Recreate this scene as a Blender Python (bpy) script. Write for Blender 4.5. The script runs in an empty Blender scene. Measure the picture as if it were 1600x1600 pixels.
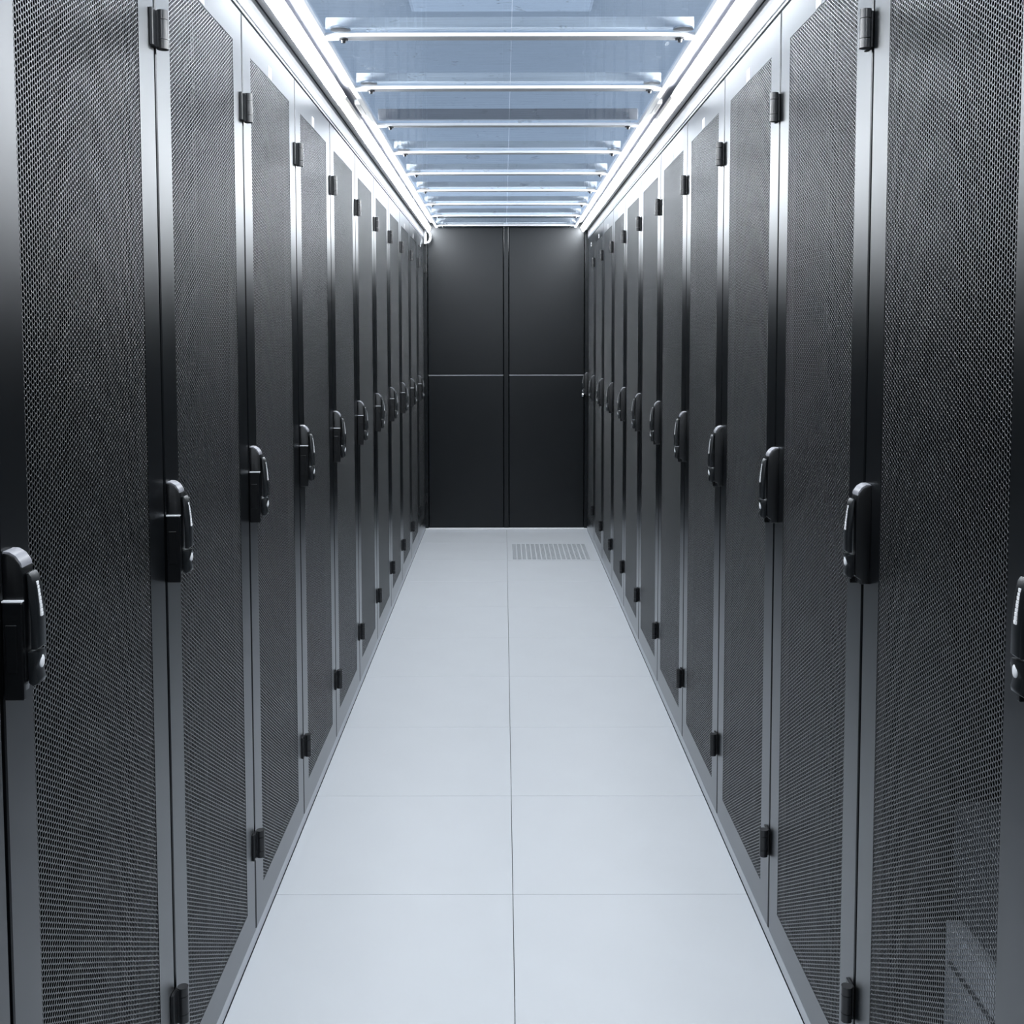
import bpy, bmesh, math
import numpy as np
from mathutils import Matrix, Vector

# ------------------------------------------------------------------ camera
scene = bpy.context.scene
COL = scene.collection
FPX, CX, CY = 1701.0, 785.0, 639.15
YAW, PITCH, ROLL = 0.00117, 0.06417, -0.00164
XC, H = -0.0175, 1.3763


def cam_axes():
    cy, sy = math.cos(YAW), math.sin(YAW)
    cp, sp = math.cos(PITCH), math.sin(PITCH)
    cr, sr = math.cos(ROLL), math.sin(ROLL)
    m = np.array([[1, 0, 0], [0, 0, -1], [0, 1, 0.]])
    ry = np.array([[cy, 0, sy], [0, 1, 0], [-sy, 0, cy]])
    rx = np.array([[1, 0, 0], [0, cp, -sp], [0, sp, cp]])
    rz = np.array([[cr, -sr, 0], [sr, cr, 0], [0, 0, 1]])
    return rz @ rx @ ry @ m


cam_data = bpy.data.cameras.new('camera')
cam = bpy.data.objects.new('camera', cam_data)
COL.objects.link(cam)
cam_data.sensor_fit = 'HORIZONTAL'
cam_data.sensor_width = 36.0
cam_data.lens = FPX / 1600 * 36
cam_data.shift_x = (800 - CX) / 1600
cam_data.shift_y = (CY - 800) / 1600
cam_data.clip_start = 0.02
ax = cam_axes()
mw = Matrix.Identity(4)
for i in range(3):
    mw[i][0] = ax[0][i]
    mw[i][1] = -ax[1][i]
    mw[i][2] = -ax[2][i]
mw[0][3], mw[1][3], mw[2][3] = XC, 0.0, H
cam.matrix_world = mw
scene.camera = cam

# ------------------------------------------------------------------ light
WORLD_COL, WORLD_STR = (0.56, 0.69, 0.90), 1.45
LAMP_COL, LAMP_STR = (0.93, 0.965, 1.0), 82.0
world = bpy.data.worlds.new('hall_light')
scene.world = world
world.use_nodes = True
bg = world.node_tree.nodes['Background']
bg.inputs[0].default_value = (*WORLD_COL, 1)
bg.inputs[1].default_value = WORLD_STR

vs = scene.view_settings
vs.view_transform = 'Standard'
vs.look = 'None'
vs.exposure = 0.0
vs.gamma = 1.0
vs.use_curve_mapping = False

# ------------------------------------------------------------------ dimensions
A = 0.585            # half aisle width, rack faces at x = -A and +A
Y0 = 1.808           # depth of the first seam in full view
W = 0.6              # rack pitch
T, B = 2.083, 0.030  # door top and bottom
FIRST, LAST = -2, 9  # rack index range
YEND = Y0 + 6.0
TILE, YT = 0.5835, 2.6213
YNEAR = -0.7         # near end of the aisle, where added light-blocking panels stand behind the camera
ZG = 2.176           # glass roof level
BAR0, BARP = 2.898, 0.5953

# ------------------------------------------------------------------ materials


def mat(name, base, rough=0.5, metal=0.0, spec=0.5, noise=0.0, nscale=30.0, bump=0.0, bscale=400.0, coat=0.0):
    m = bpy.data.materials.new(name)
    m.use_nodes = True
    nt = m.node_tree
    b = nt.nodes['Principled BSDF']
    b.inputs['Base Color'].default_value = (*base, 1)
    b.inputs['Roughness'].default_value = rough
    b.inputs['Metallic'].default_value = metal
    b.inputs['Specular IOR Level'].default_value = spec
    if coat:
        b.inputs['Coat Weight'].default_value = coat
    tc = nt.nodes.new('ShaderNodeTexCoord')
    if noise:
        n = nt.nodes.new('ShaderNodeTexNoise')
        n.inputs['Scale'].default_value = nscale
        n.inputs['Detail'].default_value = 5
        r = nt.nodes.new('ShaderNodeMapRange')
        r.inputs['To Min'].default_value = 1 - noise
        r.inputs['To Max'].default_value = 1 + noise
        mx = nt.nodes.new('ShaderNodeVectorMath')
        mx.operation = 'SCALE'
        mx.inputs[0].default_value = base
        nt.links.new(tc.outputs['Object'], n.inputs['Vector'])
        nt.links.new(n.outputs['Fac'], r.inputs['Value'])
        nt.links.new(r.outputs['Result'], mx.inputs['Scale'])
        nt.links.new(mx.outputs[0], b.inputs['Base Color'])
    if bump:
        n2 = nt.nodes.new('ShaderNodeTexNoise')
        n2.inputs['Scale'].default_value = bscale
        n2.inputs['Detail'].default_value = 2
        bp = nt.nodes.new('ShaderNodeBump')
        bp.inputs['Strength'].default_value = bump
        bp.inputs['Distance'].default_value = 0.0005
        nt.links.new(tc.outputs['Object'], n2.inputs['Vector'])
        nt.links.new(n2.outputs['Fac'], bp.inputs['Height'])
        nt.links.new(bp.outputs['Normal'], b.inputs['Normal'])
    return m


def coat_mat(name, base, rough, ior=1.55, noise=0.06, nscale=8.0):
    """Powder coat: dark pigment under a satin layer whose highlight falls off cleanly."""
    m = bpy.data.materials.new(name)
    m.use_nodes = True
    nt = m.node_tree
    nt.nodes.clear()
    out = nt.nodes.new('ShaderNodeOutputMaterial')
    df = nt.nodes.new('ShaderNodeBsdfDiffuse')
    gl = nt.nodes.new('ShaderNodeBsdfAnisotropic')
    gl.distribution = 'BECKMANN'
    gl.inputs['Roughness'].default_value = rough
    gl.inputs['Color'].default_value = (0.96, 0.98, 1.0, 1)
    fr = nt.nodes.new('ShaderNodeFresnel')
    fr.inputs['IOR'].default_value = ior
    mx = nt.nodes.new('ShaderNodeMixShader')
    tc = nt.nodes.new('ShaderNodeTexCoord')
    n = nt.nodes.new('ShaderNodeTexNoise')
    n.inputs['Scale'].default_value = nscale
    n.inputs['Detail'].default_value = 4
    r = nt.nodes.new('ShaderNodeMapRange')
    r.inputs['To Min'].default_value = 1 - noise
    r.inputs['To Max'].default_value = 1 + noise
    sc = nt.nodes.new('ShaderNodeVectorMath')
    sc.operation = 'SCALE'
    sc.inputs[0].default_value = base
    nt.links.new(tc.outputs['Object'], n.inputs['Vector'])
    nt.links.new(n.outputs['Fac'], r.inputs['Value'])
    nt.links.new(r.outputs['Result'], sc.inputs['Scale'])
    nt.links.new(sc.outputs[0], df.inputs['Color'])
    nt.links.new(fr.outputs[0], mx.inputs['Fac'])
    nt.links.new(df.outputs[0], mx.inputs[1])
    nt.links.new(gl.outputs[0], mx.inputs[2])
    nt.links.new(mx.outputs[0], out.inputs['Surface'])
    return m


def emit_mat(name, col, strength):
    m = bpy.data.materials.new(name)
    m.use_nodes = True
    nt = m.node_tree
    b = nt.nodes['Principled BSDF']
    b.inputs['Base Color'].default_value = (0.9, 0.9, 0.9, 1)
    b.inputs['Emission Color'].default_value = (*col, 1)
    b.inputs['Emission Strength'].default_value = strength
    return m


def glass_mat(name):
    """Clear pane: sees through, mirrors by Fresnel, carries faint wiping streaks and scuffs."""
    m = bpy.data.materials.new(name)
    m.use_nodes = True
    nt = m.node_tree
    nt.nodes.clear()
    out = nt.nodes.new('ShaderNodeOutputMaterial')
    tr = nt.nodes.new('ShaderNodeBsdfTransparent')
    tr.inputs['Color'].default_value = (0.93, 0.965, 0.99, 1)
    gl = nt.nodes.new('ShaderNodeBsdfGlossy')
    gl.inputs['Roughness'].default_value = 0.03
    gl.inputs['Color'].default_value = (0.9, 0.95, 1, 1)
    fr = nt.nodes.new('ShaderNodeFresnel')
    fr.inputs['IOR'].default_value = 1.35
    mx = nt.nodes.new('ShaderNodeMixShader')
    ge = nt.nodes.new('ShaderNodeNewGeometry')
    iv = nt.nodes.new('ShaderNodeMath')
    iv.operation = 'SUBTRACT'
    iv.inputs[0].default_value = 1.0
    fm = nt.nodes.new('ShaderNodeMath')
    fm.operation = 'MULTIPLY'
    nt.links.new(ge.outputs['Backfacing'], iv.inputs[1])
    nt.links.new(iv.outputs[0], fm.inputs[0])
    nt.links.new(fr.outputs['Fac'], fm.inputs[1])
    nt.links.new(fm.outputs[0], mx.inputs['Fac'])
    nt.links.new(tr.outputs[0], mx.inputs[1])
    nt.links.new(gl.outputs[0], mx.inputs[2])
    df = nt.nodes.new('ShaderNodeBsdfDiffuse')
    df.inputs['Color'].default_value = (0.62, 0.68, 0.75, 1)
    tc = nt.nodes.new('ShaderNodeTexCoord')
    mp = nt.nodes.new('ShaderNodeMapping')
    mp.inputs['Scale'].default_value = (1.5, 22.0, 1.0)
    mp.inputs['Rotation'].default_value = (0, 0, 0.12)
    n = nt.nodes.new('ShaderNodeTexNoise')
    n.inputs['Scale'].default_value = 2.2
    n.inputs['Detail'].default_value = 9
    n.inputs['Roughness'].default_value = 0.65
    rp = nt.nodes.new('ShaderNodeMapRange')
    rp.inputs['From Min'].default_value = 0.45
    rp.inputs['From Max'].default_value = 0.85
    rp.inputs['To Min'].default_value = 0.012
    rp.inputs['To Max'].default_value = 0.16
    nt.links.new(tc.outputs['Object'], mp.inputs['Vector'])
    nt.links.new(mp.outputs[0], n.inputs['Vector'])
    nt.links.new(n.outputs['Fac'], rp.inputs['Value'])
    # scattered scuffs and drops
    n3 = nt.nodes.new('ShaderNodeTexNoise')
    n3.inputs['Scale'].default_value = 16.0
    n3.inputs['Detail'].default_value = 7
    n3.inputs['Distortion'].default_value = 1.2
    r3 = nt.nodes.new('ShaderNodeMapRange')
    r3.inputs['From Min'].default_value = 0.66
    r3.inputs['From Max'].default_value = 0.74
    r3.inputs['To Min'].default_value = 0.0
    r3.inputs['To Max'].default_value = 0.45
    nt.links.new(tc.outputs['Object'], n3.inputs['Vector'])
    nt.links.new(n3.outputs['Fac'], r3.inputs['Value'])
    ad = nt.nodes.new('ShaderNodeMath')
    ad.operation = 'ADD'
    ad.use_clamp = True
    nt.links.new(rp.outputs[0], ad.inputs[0])
    nt.links.new(r3.outputs[0], ad.inputs[1])
    mx2 = nt.nodes.new('ShaderNodeMixShader')
    nt.links.new(ad.outputs[0], mx2.inputs['Fac'])
    nt.links.new(mx.outputs[0], mx2.inputs[1])
    nt.links.new(df.outputs[0], mx2.inputs[2])
    nt.links.new(mx2.outputs[0], out.inputs['Surface'])
    return m


M = {
    'paint': coat_mat('anthracite_powder_coat', (0.004, 0.0047, 0.0056), 0.40, ior=1.8),
    'mesh': coat_mat('anthracite_mesh_coat', (0.006, 0.007, 0.008), 0.40, ior=1.8),
    'inside': mat('rack_inside', (0.004, 0.0045, 0.0055), 0.9, spec=0.1),
    'endpaint': coat_mat('end_door_coat', (0.0045, 0.0058, 0.0070), 0.35, ior=1.42, noise=0.1, nscale=3),
    'seal': mat('black_seal', (0.008, 0.009, 0.011), 0.6),
    'plastic': coat_mat('black_plastic', (0.003, 0.0034, 0.004), 0.42, ior=1.6),
    'lever': coat_mat('dark_lever_plastic', (0.008, 0.0095, 0.011), 0.42, ior=1.6),
    'hinge': mat('grey_black_hinge', (0.008, 0.009, 0.011), 0.28),
    'chrome': mat('chrome', (0.75, 0.77, 0.80), 0.16, metal=1.0),
    'strip': mat('handle_top_highlight', (0.22, 0.225, 0.25), 0.35),  # grey carries the lamp highlight on the handle's top
    'print': mat('white_print', (0.85, 0.86, 0.88), 0.5),
    'paper': mat('white_sticker', (0.88, 0.88, 0.88), 0.5),
    'tile': mat('pale_floor_laminate', (0.59, 0.62, 0.65), 0.42, noise=0.035, nscale=5, bump=0.03, bscale=120),
    'slab': mat('underfloor_dark', (0.03, 0.032, 0.035), 0.8),
    'plinth': mat('plinth_aluminium', (0.52, 0.55, 0.585), 0.35, noise=0.03),
    'white': mat('white_painted_metal', (0.80, 0.81, 0.83), 0.45, noise=0.02),
    'greyhouse': mat('grey_lamp_housing', (0.5, 0.5, 0.5), 0.5),
    'alu': mat('roof_aluminium', (0.78, 0.80, 0.83), 0.38, noise=0.03),
    'brownbar': mat('taupe_roof_bar', (0.46, 0.44, 0.45), 0.5),
    'disc': mat('steel_disc', (0.35, 0.38, 0.42), 0.28, metal=1.0),
    'hall': mat('hall_ceiling_paint', (0.60, 0.62, 0.64), 0.8, noise=0.05, nscale=0.8),
    'panel': mat('unlit_panel_diffuser', (0.92, 0.94, 0.96), 0.5),
    'plate': mat('lavender_white_plate', (0.34, 0.345, 0.385), 0.6),
    'server': mat('server_grey', (0.45, 0.48, 0.53), 0.4, noise=0.1),
    'servdark': mat('server_dark', (0.06, 0.065, 0.075), 0.4),
    'lamp': emit_mat('lit_diffuser', LAMP_COL, LAMP_STR),
    'lamp2': emit_mat('lit_link_tube', (1.0, 0.96, 0.88), LAMP_STR * 0.06),
    'glass': glass_mat('roof_glass'),
}

# ------------------------------------------------------------------ mesh helpers


class MB:
    def __init__(self):
        self.v, self.f = [], []

    def box(self, x0, x1, y0, y1, z0, z1, bev=0.0):
        if bev <= 0:
            i = len(self.v)
            for z in (z0, z1):
                for y in (y0, y1):
                    for x in (x0, x1):
                        self.v.append((x, y, z))
            for a in ((0, 2, 3, 1), (4, 5, 7, 6), (0, 1, 5, 4), (2, 6, 7, 3), (0, 4, 6, 2), (1, 3, 7, 5)):
                self.f.append(tuple(i + k for k in a))
            return self
        bm = bmesh.new()
        r = bmesh.ops.create_cube(bm, size=1)
        for v in r['verts']:
            v.co = Vector(((x0 + x1) / 2 + v.co.x * (x1 - x0), (y0 + y1) / 2 + v.co.y * (y1 - y0), (z0 + z1) / 2 + v.co.z * (z1 - z0)))
        bmesh.ops.bevel(bm, geom=bm.edges[:], offset=bev, segments=1, affect='EDGES', profile=0.5)
        return self.take(bm)

    def take(self, bm):
        i = len(self.v)
        bm.verts.index_update()
        self.v += [tuple(v.co) for v in bm.verts]
        self.f += [tuple(i + v.index for v in f.verts) for f in bm.faces]
        bm.free()
        return self

    def prism(self, prof, x0, x1, bev=0.0):
        """prof: polygon in (y, z); extruded along x."""
        bm = bmesh.new()
        a = [bm.verts.new((x0, y, z)) for y, z in prof]
        b = [bm.verts.new((x1, y, z)) for y, z in prof]
        n = len(prof)
        bm.faces.new(a)
        bm.faces.new(b[::-1])
        for k in range(n):
            bm.faces.new((a[k], b[k], b[(k + 1) % n], a[(k + 1) % n]))
        bmesh.ops.recalc_face_normals(bm, faces=bm.faces[:])
        if bev:
            es = [e for e in bm.edges if abs(e.verts[0].co.x - e.verts[1].co.x) < 1e-7]
            bmesh.ops.bevel(bm, geom=es, offset=bev, segments=2, affect='EDGES', profile=0.5)
        return self.take(bm)

    def cyl(self, p0, p1, r, n=16, r1=None):
        p0, p1 = Vector(p0), Vector(p1)
        d = (p1 - p0).normalized()
        u = d.orthogonal().normalized()
        w = d.cross(u)
        r1 = r if r1 is None else r1
        i = len(self.v)
        for p, rr in ((p0, r), (p1, r1)):
            for k in range(n):
                t = 2 * math.pi * k / n
                self.v.append(tuple(p + (u * math.cos(t) + w * math.sin(t)) * rr))
        for k in range(n):
            self.f.append((i + k, i + (k + 1) % n, i + n + (k + 1) % n, i + n + k))
        self.f.append(tuple(i + k for k in range(n))[::-1])
        self.f.append(tuple(i + n + k for k in range(n)))
        return self

    def ball(self, c, r, sx=1, sy=1, sz=1, n=14, m=8):
        bm = bmesh.new()
        bmesh.ops.create_uvsphere(bm, u_segments=n, v_segments=m, radius=1)
        for v in bm.verts:
            v.co = Vector((c[0] + v.co.x * r * sx, c[1] + v.co.y * r * sy, c[2] + v.co.z * r * sz))
        return self.take(bm)

    def data(self, name, material, smooth=False):
        me = bpy.data.meshes.new(name)
        me.from_pydata(self.v, [], self.f)
        me.materials.append(material)
        me.validate()
        me.update()
        if smooth:
            me.shade_smooth()
            try:
                me.set_sharp_from_angle(angle=math.radians(35))
            except Exception:
                pass
        return me

    def build(self, name, material, parent=None, smooth=False):
        return link(name, self.data(name, material, smooth), parent)


def link(name, data, parent=None):
    o = bpy.data.objects.new(name, data)
    COL.objects.link(o)
    if parent:
        o.parent = parent
    return o


def empty(name, loc=(0, 0, 0), rz=0.0):
    o = bpy.data.objects.new(name, None)
    o.empty_display_size = 0.1
    COL.objects.link(o)
    o.location = loc
    o.rotation_euler = (0, 0, rz)
    return o


def tag(o, label, cat, group=None):
    o['label'] = label
    o['category'] = cat
    if group:
        o['group'] = group
    return o


def structure(o, label=None, cat=None):
    o['kind'] = 'structure'
    if label:
        o['label'] = label
    if cat:
        o['category'] = cat
    return o


# ------------------------------------------------------------------ floor
floor = MB().box(-1.8, 1.8, -1.2, 12.0, -0.30, -0.25).build('floor', M['slab'])
structure(floor, 'raised floor of large pale square tiles down the aisle', 'floor')
tile_cache = {}
GAPT = 0.0007


def tile_mesh(x0, x1, y0, y1):
    key = (round(x1 - x0, 4), round(y1 - y0, 4))
    if key not in tile_cache:
        w, d = key
        tile_cache[key] = MB().box(GAPT, w - GAPT, GAPT, d - GAPT, -0.03, 0.0, 0.0006).data('floor_tile', M['tile'])
    return tile_cache[key]


def perforated_tile(w, d):
    """Tile whose middle is cut by groups of narrow slots."""
    mb = MB()
    th = -0.012
    xs0, xs1, ys0, ys1 = 0.036, w - 0.052, 0.035, d - 0.035
    ng = 16
    gp = (xs1 - xs0) / ng
    xs = [GAPT, xs0]
    hole = [False]
    for g in range(ng):
        b = xs0 + g * gp
        s, wb = gp * 0.19, gp * 0.055
        x = b
        for k in range(3):
            xs.append(x + s); hole.append(True)
            x += s
            if k < 2:
                xs.append(x + wb); hole.append(False)
                x += wb
        xs.append(b + gp); hole.append(False)
    xs.append(w - GAPT); hole.append(False)
    nr = 22
    rp = (ys1 - ys0) / nr
    ys = [GAPT, ys0]
    hy = [False]
    for r in range(nr):
        ys.append(ys0 + r * rp + rp * 0.82); hy.append(True)
        ys.append(ys0 + (r + 1) * rp); hy.append(False)
    ys.append(d - GAPT); hy.append(False)
    nx, ny = len(xs), len(ys)
    for y in ys:
        for x in xs:
            mb.v.append((x, y, 0.0))
    off = nx * ny
    for y in ys:
        for x in xs:
            mb.v.append((x, y, th))
    for j in range(ny - 1):
        for i in range(nx - 1):
            a, b_, c, d_ = j * nx + i, j * nx + i + 1, (j + 1) * nx + i + 1, (j + 1) * nx + i
            if hole[i] and hy[j]:
                for p, q in ((a, b_), (b_, c), (c, d_), (d_, a)):
                    mb.f.append((p, q, q + off, p + off))
            else:
                mb.f.append((a, b_, c, d_))
    return mb.data('perforated_tile', M['tile'])


XM = 0.0035
rows = []
k = -6
while YT + k * TILE < YEND - 0.01:
    rows.append((YT + k * TILE, min(YT + (k + 1) * TILE, YEND + 0.02), k))
    k += 1
for (ya, yb, k) in rows:
    for side, (xa, xb) in enumerate(((-A, XM), (XM, A))):
        if k == 7 and side == 1:
            o = link('floor_tile', perforated_tile(xb - xa, yb - ya), floor)
            o['label'] = 'tile perforated with rows of narrow slots'
        else:
            o = link('floor_tile', tile_mesh(xa, xb, ya, yb), floor)
        o.location = (xa, ya, 0)

for side, name in ((-1, 'baseboard_left'), (1, 'baseboard_right')):
    pl = MB()
    x = side * A
    pl.box(min(x, x + side * 0.02), max(x, x + side * 0.02), YNEAR, YEND, 0.0, B - 0.003, 0.001)
    o = pl.build(name, M['plinth'])
    o.location.x = side * 0.0012
    structure(o, 'pale metal plinth strip under the %s row of racks' % ('left' if side < 0 else 'right'), 'baseboard')

# ------------------------------------------------------------------ end doors
end = MB().box(-0.605, 0.605, 7.90, 7.92, 0.0, 2.26).build('door_1', M['seal'])
structure(end, 'dark grey double end door closing the aisle', 'door')
YD = YEND + 0.03
for x0, x1 in ((-0.612, -0.562), (0.564, 0.614)):
    MB().box(x0, x1, YD - 0.022, 7.90, 0.0, 2.22, 0.003).build('door_post', M['endpaint'], end)
MB().box(-0.016, 0.019, YD - 0.006, 7.90, 0.004, 2.205, 0.003).build('centre_stile', M['endpaint'], end)
for x0, x1 in ((-0.559, -0.019), (0.022, 0.561)):
    for z0, z1 in ((0.012, 1.114), (1.120, 2.205)):
        MB().box(x0, x1, YD + 0.0, 7.90, z0, z1, 0.003).build('door_panel', M['endpaint'], end)
    MB().box(x0, x1, YD + 0.004, 7.90, 1.1145, 1.1195).build('joint_strip', M['plinth'], end)
MB().box(-0.56, 0.56, YD - 0.05, 7.90, 2.208, 2.235, 0.002).build('header_beam', M['alu'], end)
kn = MB().cyl((0.556, YD - 0.03, 0.975), (0.556, YD - 0.055, 0.975), 0.006).ball((0.550, YD - 0.064, 0.978), 0.016)
kn.build('knob', M['chrome'], end, True)
MB().box(-0.016, 0.016, YD - 0.04, YD - 0.004, 2.194, 2.206, 0.002).build('catch', M['alu'], end)
th = MB().box(-A, A, YEND - 0.012, YEND + 0.03, 0.0, 0.010, 0.003).build('trim_1', M['white'])
structure(th, 'white threshold strip on the floor in front of the end door', 'trim')

# unseen dark panels added behind the camera to keep out stray light
yn = Y0 + FIRST * W - 0.006
for name, b, lab in (('blocker_back', (-0.62, 0.62, YNEAR - 0.03, YNEAR, 0.0, 2.17), 'added dark panel behind the camera, keeping stray light out'),
                     ('blocker_left', (-0.64, -A, YNEAR, yn, B, T), 'added dark side panel before the left racks, keeping stray light out'),
                     ('blocker_right', (A, 0.64, YNEAR, yn, B, T), 'added dark side panel before the right racks, keeping stray light out')):
    structure(MB().box(*b, 0.002).build(name, M['paint']), lab, 'light blocker')

# ------------------------------------------------------------------ rack model
RX, RN = None, None
U0, U1 = 0.005, 0.595           # door edges
MU0, MU1 = 0.078, 0.520         # mesh opening
MZ0, MZ1 = 0.105, 2.006


def mesh_panel_data():
    p = 0.0077
    c = p * math.sqrt(3) / 2
    web = 0.0013
    ro = p / math.sqrt(3)                      # outer hexagon radius
    ri = (p - web) / math.sqrt(3)
    depth = 0.0007
    cols = int((MU1 - MU0) / c) + 3
    rws = int((MZ1 - MZ0) / p) + 3
    ii, jj = np.meshgrid(np.arange(cols), np.arange(rws), indexing='ij')
    cu = MU0 - c + ii * c
    cz = MZ0 - p + jj * p + (ii % 2) * p / 2
    cu, cz = cu.ravel(), cz.ravel()
    keep = (cu > MU0 - c * 0.9) & (cu < MU1 + c * 0.9) & (cz > MZ0 - p * 0.9) & (cz < MZ1 + p * 0.9)
    cu, cz = cu[keep], cz[keep]
    n = len(cu)
    ang = np.arange(6) * math.pi / 3
    V = np.zeros((n, 18, 3), np.float32)
    for k in range(6):
        ca, sa = math.cos(ang[k]), math.sin(ang[k])
        V[:, k, 0], V[:, k, 2] = cu + ro * ca, cz + ro * sa
        V[:, 6 + k, 0], V[:, 6 + k, 2] = cu + ri * ca, cz + ri * sa
        V[:, 12 + k, 0], V[:, 12 + k, 2] = cu + ri * ca, cz + ri * sa
    V[:, :12, 1] = 0.0006
    V[:, 12:, 1] = 0.0006 + depth
    q = []
    for k in range(6):
        k2 = (k + 1) % 6
        q.append((k, k2, 6 + k2, 6 + k))
        q.append((6 + k, 6 + k2, 12 + k2, 12 + k))
    q = np.array(q, np.int32)
    F = (np.arange(n, dtype=np.int32)[:, None, None] * 18 + q[None]).reshape(-1)
    me = bpy.data.meshes.new('perforated_panel')
    me.vertices.add(n * 18)
    me.vertices.foreach_set('co', V.reshape(-1))
    me.loops.add(len(F))
    me.loops.foreach_set('vertex_index', F)
    nf = n * 12
    me.polygons.add(nf)
    me.polygons.foreach_set('loop_start', np.arange(nf, dtype=np.int32) * 4)
    me.update(calc_edges=True)
    me.materials.append(M['mesh'])
    return me


def door_frame_data():
    d = 0.022
    b = 0.0018
    mb = MB()
    rings = [
        ((U0, U1, B, T), d), ((U0, U1, B, T), b), ((U0 + b, U1 - b, B + b, T - b), 0.0),
        ((MU0, MU1, MZ0, MZ1), 0.0), ((MU0, MU1, MZ0, MZ1), 0.004),
        ((MU0 - 0.02, MU1 + 0.02, MZ0 - 0.02, MZ1 + 0.02), 0.004), ((MU0 - 0.02, MU1 + 0.02, MZ0 - 0.02, MZ1 + 0.02), d)]
    for (u0, u1, z0, z1), y in rings:
        mb.v += [(u0, y, z0), (u1, y, z0), (u1, y, z1), (u0, y, z1)]
    nr = len(rings)
    for r in range(nr):
        a, c = r * 4, ((r + 1) % nr) * 4
        for k in range(4):
            k2 = (k + 1) % 4
            mb.f.append((a + k, a + k2, c + k2, c + k))
    return mb.data('door_frame', M['paint'])


def body_data():
    mb = MB()
    D = 0.60
    mb.box(0.0025, 0.006, 0.026, D, 0.032, T)
    mb.box(0.594, 0.5975, 0.026, D, 0.032, T)
    mb.box(0.006, 0.594, 0.026, D, T - 0.02, T)
    mb.box(0.006, 0.594, 0.026, D, 0.032, 0.05)
    mb.box(0.006, 0.594, D - 0.02, D, 0.05, T - 0.02)
    for u in (0.045, 0.525):                     # equipment posts
        mb.box(u, u + 0.03, 0.09, 0.12, 0.05, T - 0.02)
    mb.box(0.0015, 0.5985, 0.10, D, 0.0, 0.032)
    return mb.data('cabinet_body', M['inside'])


def handle_datas():
    base = [(0.0, 1.136), (-0.008, 1.1355), (-0.015, 1.131), (-0.0205, 1.123), (-0.0235, 1.112), (-0.0245, 1.098),
            (-0.0245, 0.993), (-0.0225, 0.984), (-0.016, 0.980), (-0.015, 0.972), (0.0, 0.972)]
    lever = [(-0.0255, 1.112), (-0.0285, 1.1125), (-0.0315, 1.108), (-0.0345, 1.095), (-0.0365, 1.075), (-0.0375, 1.050),
             (-0.0375, 1.026), (-0.0345, 1.0235), (-0.0285, 1.0235), (-0.0285, 1.060), (-0.0265, 1.095)]
    lock = [(-0.0245, 1.021), (-0.0365, 1.021), (-0.0375, 1.014), (-0.0345, 1.004), (-0.0340, 0.998), (-0.0365, 0.989), (-0.0355, 0.984),
            (-0.030, 0.981), (-0.0245, 0.985)]
    d = {}
    mb = MB().prism(base, 0.007, 0.037, 0.0022)
    d['handle'] = mb.data('handle', M['plastic'], True)
    d['lever'] = MB().prism(lever, 0.011, 0.033, 0.0018).data('lever', M['lever'], True)
    d['lock_block'] = MB().prism(lock, 0.011, 0.033, 0.0018).data('lock_block', M['lever'], True)
    d['side_cover'] = (MB().box(0.0015, 0.008, -0.0235, -0.001, 0.968, 1.080, 0.001)
                       .box(-0.0002, 0.0018, -0.0175, -0.005, 1.000, 1.055, 0.0006)).data('side_cover', M['plastic'])
    d['ledge_glint'] = MB().box(0.0008, 0.0088, -0.0240, -0.001, 1.0805, 1.0825, 0.0003).data('ledge_glint', M['alu'])  # lamp's glint along the cover ledge, put in as a pale bar
    d['lock_cylinder'] = MB().ball((0.022, -0.0360, 1.0085), 0.0052, 1.0, 0.55, 1.55).data('lock_cylinder', M['alu'], True)
    strip = [(-0.001, 1.1375), (-0.0085, 1.1370), (-0.0160, 1.1322), (-0.0217, 1.1238), (-0.0226, 1.1190),
             (-0.0208, 1.1195), (-0.0195, 1.1235), (-0.0145, 1.1305), (-0.0080, 1.1350), (-0.001, 1.1355)]
    d['top_highlight'] = MB().prism(strip, 0.0085, 0.0355).data('top_highlight', M['strip'], True)  # highlight on the upward-facing curve, put in as a paler strip
    pm = MB()
    z = 1.101
    for h in (0.0042, 0.0034, 0.0042, 0.0030, 0.0042, 0.0036, 0.0042, 0.0034, 0.0042):
        zc = z - h / 2
        t = (1.112 - zc) / 0.05
        y = -0.0290 - 0.0087 * min(1, t) ** 0.55
        pm.box(0.0195, 0.0245, y - 0.0010, y + 0.004, z - h, z)
        z -= h + 0.0007
    d['printed_mark'] = pm.data('printed_mark', M['print'])
    return d


def hinge_datas():
    d = {}
    d['hinge'] = MB().box(0.572, 0.5935, -0.006, 0.0, -0.030, 0.030, 0.001).box(0.5915, 0.601, -0.013, 0.0, -0.0295, 0.0295, 0.001).data('hinge', M['hinge'])
    d['k'] = []
    for z0, z1 in ((-0.031, -0.0165), (-0.0155, 0.0155), (0.0165, 0.031)):
        d['k'].append(MB().cyl((0.600, -0.013, z0), (0.600, -0.013, z1), 0.0095, 18).data('knuckle', M['hinge'], True))
    return d


HD, HN = handle_datas(), hinge_datas()


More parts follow.
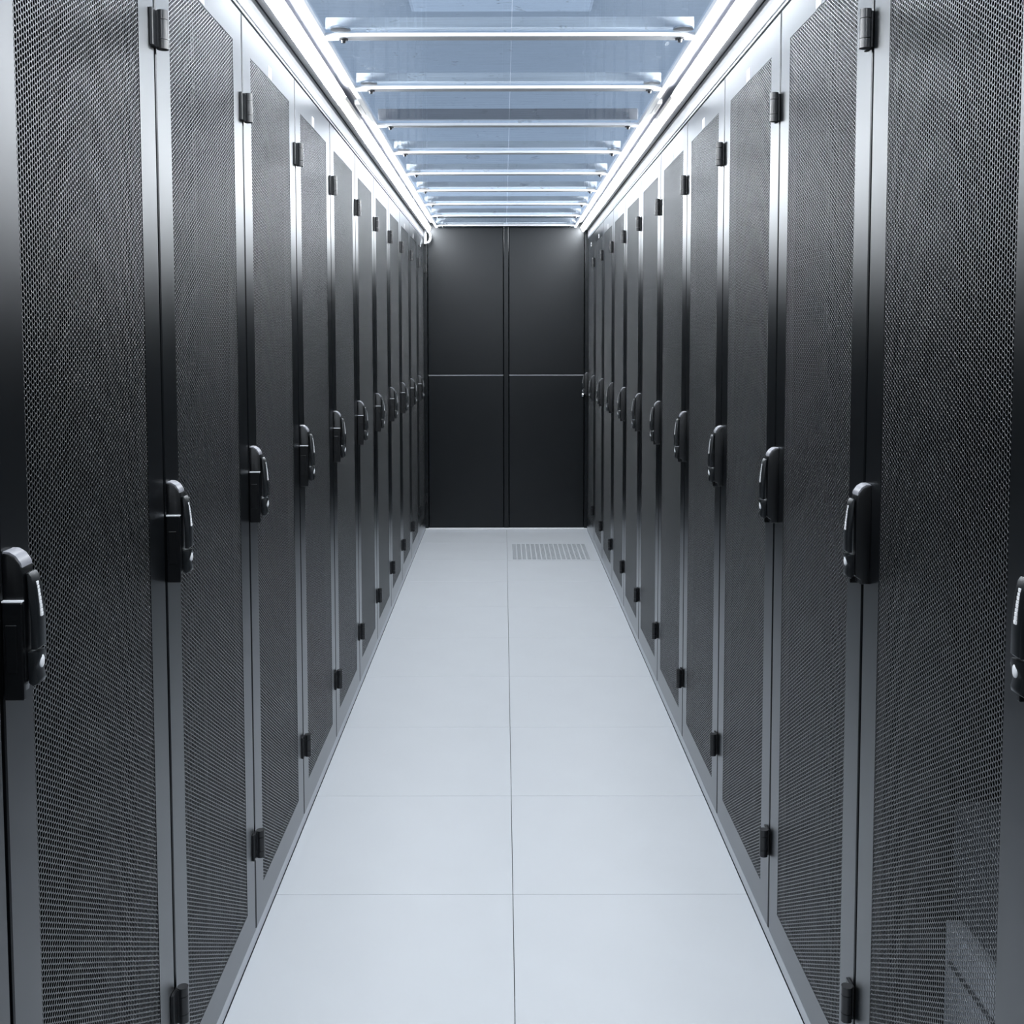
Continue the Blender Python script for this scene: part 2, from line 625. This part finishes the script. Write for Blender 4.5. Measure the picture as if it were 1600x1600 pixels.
def make_rack():
    r = empty('server_rack')
    link('cabinet_body', body_data(), r)
    link('door_frame', door_frame_data(), r)
    m = link('perforated_panel', mesh_panel_data(), r)
    h = link('handle', HD['handle'], r)
    h['label'] = 'black swing handle with chrome lock'
    for k in ('lever', 'lock_block', 'side_cover', 'ledge_glint', 'lock_cylinder', 'printed_mark', 'top_highlight'):
        link(k, HD[k], h)
    for z in (1.879, 0.233):
        g = link('hinge', HN['hinge'], r)
        g.location.z = z
        for kd in HN['k']:
            link('knuckle', kd, g)
    s = MB().box(0.268, 0.302, -0.0006, 0.0, 2.009, 2.037).build('label_sticker', M['paper'], r)
    s['label'] = 'small white sticker above the mesh'
    return r


def copy_tree(o, parent=None):
    c = o.copy()
    COL.objects.link(c)
    c.parent = parent
    for ch in list(o.children):
        copy_tree(ch, c)
    return c


proto = make_rack()
ORD = ['nearest', 'second', 'third', 'fourth', 'fifth', 'sixth', 'seventh', 'eighth', 'ninth', 'tenth', 'eleventh', 'farthest']
first = True
racks = {}
for side in (-1, 1):
    for i, n in enumerate(range(FIRST, LAST + 1)):
        r = proto if first else copy_tree(proto)
        first = False
        ys = Y0 + n * W
        if side < 0:
            r.location = (-A, ys, 0)
            r.rotation_euler = (0, 0, math.pi / 2)
        else:
            r.location = (A, ys + W, 0)
            r.rotation_euler = (0, 0, -math.pi / 2)
        sd = 'left' if side < 0 else 'right'
        if i == 0:
            lab = 'black server rack at the very %s edge of the photo, barely in view' % sd
        elif i == 1:
            lab = 'nearest black mesh-door server rack shown broadly in the %s row' % sd
        elif i == 11:
            lab = 'last black mesh-door server rack of the %s row, beside the dark end door' % sd
        else:
            lab = '%s broadly shown black mesh-door server rack from the camera in the %s row' % (ORD[i - 1], sd)
        tag(r, lab, 'server rack', '%s row of server racks' % sd)
        racks[(side, n)] = r

# ------------------------------------------------------------------ fascia above the racks
for side, nm, word in ((-1, 'trim_2', 'left'), (1, 'trim_3', 'right')):
    def sx(a, b):
        return (min(side * a, side * b), max(side * a, side * b))
    f = MB().box(*sx(A + 0.014, A + 0.03), YNEAR, YEND, T + 0.002, 2.19).build(nm, M['seal'])
    structure(f, 'white fascia strip running above the %s row of racks' % word, 'trim')
    MB().box(*sx(A, A + 0.014), YNEAR, YEND, T + 0.0055, T + 0.0115, 0.0008).build('cover_strip', M['plinth'], f)
    MB().box(*sx(A - 0.001, A + 0.014), YNEAR, YEND, T + 0.0158, 2.150, 0.001).build('fascia_board', M['white'], f)

# ------------------------------------------------------------------ tube lights
LX, LZ, LR = 0.536, 2.160, 0.0185


def tube_light(side, y0, y1, label, link_tube=False):
    t = empty('tube_light', (side * LX, y0, LZ))
    L = y1 - y0
    hs = MB()
    # wedge shaped grey housing; its lit face looks down and in towards the aisle
    P1, P2 = Vector((0.553, 2.139)), Vector((0.535, 2.1710))
    prof = [(A - 0.003, 2.1525), (A - 0.018, 2.1465), (P1.x + 0.001, P1.y - 0.001), (P1.x + 0.004, P1.y + 0.006),
            (P2.x + 0.004, P2.y + 0.004), (P2.x + 0.002, 2.181), (A - 0.003, 2.181)]
    pts = [((x * side) - side * LX, z - LZ) for x, z in prof]
    n = len(pts)
    hs.v += [(x, 0, z) for x, z in pts] + [(x, L, z) for x, z in pts]
    hs.f.append(tuple(range(n)))
    hs.f.append(tuple(range(2 * n - 1, n - 1, -1)))
    for k in range(n):
        k2 = (k + 1) % n
        hs.f.append((k, n + k, n + k2, k2))
    hs.build('housing', M['greyhouse'], t)
    df = MB()
    m = 8
    wd = (P2 - P1)
    nrm = Vector((-wd.y, wd.x)).normalized()
    if nrm.y > 0:
        nrm = -nrm
    f0, f1 = (0.0, 1.0) if not link_tube else (0.18, 0.80)
    bow = 0.004
    for (y, s) in ((0.004, 0.0), (0.008, 1.0), (L - 0.008, 1.0), (L - 0.004, 0.0)):
        for k in range(m + 1):
            fr = f0 + (f1 - f0) * k / m
            q = P1 + wd * fr + nrm * (0.0005 + s * bow * math.sin(math.pi * k / m))
            df.v.append((q.x * side - side * LX, y, q.y - LZ))
    for j in range(3):
        for k in range(m):
            a = j * (m + 1) + k
            df.f.append((a, a + 1, a + m + 2, a + m + 1))
    df.build('diffuser', M['lamp2' if link_tube else 'lamp'], t)
    for y in (0.0, L - 0.003):
        cp = MB()
        q = [P1 - nrm * 0.002, P1 + nrm * 0.006, P2 + nrm * 0.006, P2 - nrm * 0.002]
        q = [(p.x * side - side * LX, p.y - LZ) for p in q]
        cp.v += [(x, y, z) for x, z in q] + [(x, y + 0.003, z) for x, z in q]
        cp.f += [(0, 1, 2, 3), (7, 6, 5, 4), (0, 4, 5, 1), (1, 5, 6, 2), (2, 6, 7, 3), (3, 7, 4, 0)]
        cp.build('end_cap', M['white'], t)
    tag(t, label, 'tube light', 'tube lights along the racks')


for side, word in ((-1, 'left'), (1, 'right')):
    tube_light(side, -0.68, 3.615, 'bright white tube light above the nearest racks of the %s row' % word)
    tube_light(side, 3.617, 4.043, 'short dimmer link tube between the long tube lights on the %s' % word, True)
    tube_light(side, 4.045, 7.815, 'bright white tube light above the far racks of the %s row' % word)

# ------------------------------------------------------------------ glass roof
ceil = empty('ceiling', (0, 0, ZG))
structure(ceil, 'glass roof over the aisle with white cross bars', 'glass roof')


def part(mb, name, m, parent=None, smooth=False):
    o = mb.build(name, m, parent or ceil, smooth)
    return o


RI, RO = 0.483, 0.500
for side in (-1, 1):
    def sx(a, b):
        return (min(side * a, side * b), max(side * a, side * b))
    part(MB().box(*sx(RI, RO), YNEAR, YEND, -0.010, 0.004, 0.001), 'side_rail', M['alu'])
    yk = YNEAR
    k = -8
    while yk < YEND - 0.01:
        y2 = min(BAR0 + (k + 1) * BARP, YEND)
        if y2 > yk + 0.01:
            part(MB().box(*sx(RO + 0.001, A + 0.004), yk + 0.001, y2 - 0.001, 0.028, 0.032, 0.0008), 'side_plate', M['plate'])
            yk = y2
        k += 1
    # clamp on the rail beside the link tube
    part(MB().box(*sx(RO - 0.002, RO + 0.018), 3.72, 3.90, -0.011, 0.006, 0.003), 'rail_clamp', M['alu'])
disc_d = MB().cyl((0, 0, 0), (0, 0, 0.004), 0.026, 20).data('clamp_disc', M['disc'], True)
knob_d = MB().cyl((0, 0, -0.004), (0, 0, 0), 0.012, 14).cyl((0, 0, -0.011), (0, 0, -0.004), 0.0045, 12, 0.007).data('clamp_screw', M['hinge'], True)
kbars = list(range(-6, 9))
for k in kbars:
    yb = BAR0 + k * BARP
    brown = (k == 2)
    bar = MB().box(-RI + 0.0005, RI - 0.0005, 0.0, 0.042, -0.0105, -0.0005, 0.001)
    b = part(bar, 'cross_bar', M['alu'])
    b.location.y = yb
    up = MB().box(-RI + 0.002, RI - 0.002, 0.004, 0.010, 0.009, 0.052 if brown else 0.040, 0.001).build('upright', M['brownbar' if brown else 'alu'], b)
    for x in (-0.437, 0.447):
        if not brown:
            c = link('clamp_disc', disc_d, b)
            c.location = (x, -0.034, -0.0045)
        c = link('clamp_screw', knob_d, b)
        c.location = (x, 0.022, -0.0105)
for k in kbars[:-1]:
    ya, yb = BAR0 + k * BARP + 0.011, BAR0 + (k + 1) * BARP + 0.003
    for xa, xb in ((-RI + 0.001, 0.0035), (0.0055, RI - 0.001)):
        g = part(MB().box(xa, xb, ya, yb, 0.001, 0.008), 'glass_pane', M['glass'])
part(MB().box(-RI + 0.001, RI - 0.001, BAR0 + 8 * BARP + 0.011, YEND + 0.02, 0.001, 0.008), 'glass_pane', M['glass'])

# ------------------------------------------------------------------ hall above
hall = MB().box(-6, 6, -4, 16, 3.66, 3.72).build('ceiling_hall', M['hall'])
structure(hall, 'blue grey hall ceiling seen through the glass roof', 'ceiling')
lp = empty('ceiling_light_panel', (-0.03, 7.38, 3.66))
MB().box(-0.62, 0.62, -0.32, 0.32, -0.02, 0.0, 0.003).build('panel_frame', M['white'], lp)
MB().box(-0.60, 0.60, -0.30, 0.30, -0.026, -0.019, 0.002).build('panel_diffuser', M['panel'], lp)
tag(lp, 'unlit pale rectangular ceiling panel seen through the glass roof', 'ceiling panel')

# ------------------------------------------------------------------ white cable loop at the far left end


def tube_path(pts, r, n=10):
    mb = MB()
    P = [Vector(p) for p in pts]
    for i, p in enumerate(P):
        d = (P[min(i + 1, len(P) - 1)] - P[max(i - 1, 0)]).normalized()
        u = d.cross(Vector((0, 1, 0)))
        u = u.normalized() if u.length > 1e-4 else Vector((1, 0, 0))
        w = d.cross(u).normalized()
        for k in range(n):
            t = 2 * math.pi * k / n
            mb.v.append(tuple(p + (u * math.cos(t) + w * math.sin(t)) * r))
    for i in range(len(P) - 1):
        for k in range(n):
            mb.f.append((i * n + k, i * n + (k + 1) % n, (i + 1) * n + (k + 1) % n, (i + 1) * n + k))
    mb.f.append(tuple(range(n))[::-1])
    mb.f.append(tuple((len(P) - 1) * n + k for k in range(n)))
    return mb


cl = empty('cable_loop', (-0.552, 7.74, 2.06))
lo = [(0.012, 0, 0.095)]
for k in range(17):
    a = math.radians(100 - 200 * k / 16)
    lo.append((-0.006 + 0.027 * math.cos(a), 0, 0.036 + 0.040 * math.sin(a)))
tube_path(lo, 0.0075).build('cable', M['white'], cl, True)
MB().cyl((-0.018, 0, -0.012), (-0.018, 0, 0.05), 0.011, 12).cyl((-0.018, 0, 0.05), (-0.018, 0, 0.075), 0.011, 12, 0.006).cyl((-0.018, 0, 0.075), (-0.018, 0, 0.095), 0.006, 12).build('plug', M['white'], cl, True)
tag(cl, 'white looped cable with plug hanging under the far end of the left light', 'cable')

# ------------------------------------------------------------------ equipment inside the nearest right rack


def equipment(y0, y1, z0, z1, xf, m, label):
    e = empty('server_unit', (xf, y0, z0))
    MB().box(0, 0.36, 0, y1 - y0, 0, z1 - z0, 0.002).build('chassis', M[m], e)
    h = z1 - z0
    nsl = max(2, int(h / 0.10))
    for q in range(nsl):
        z = h * (q + 0.5) / nsl
        MB().box(-0.003, 0.001, 0.02, y1 - y0 - 0.02, z - 0.004, z + 0.004).build('front_slat', M['servdark'], e)
    tag(e, label, 'server')


equipment(Y0 - 0.55, Y0 - 0.07, 0.06, 0.42, A + 0.125, 'server', 'pale grey server unit behind the mesh at the bottom of the nearest right rack')
equipment(Y0 - 0.55, Y0 - 0.07, 0.44, 0.62, A + 0.135, 'servdark', 'dark server unit stacked on the pale one in the nearest right rack')
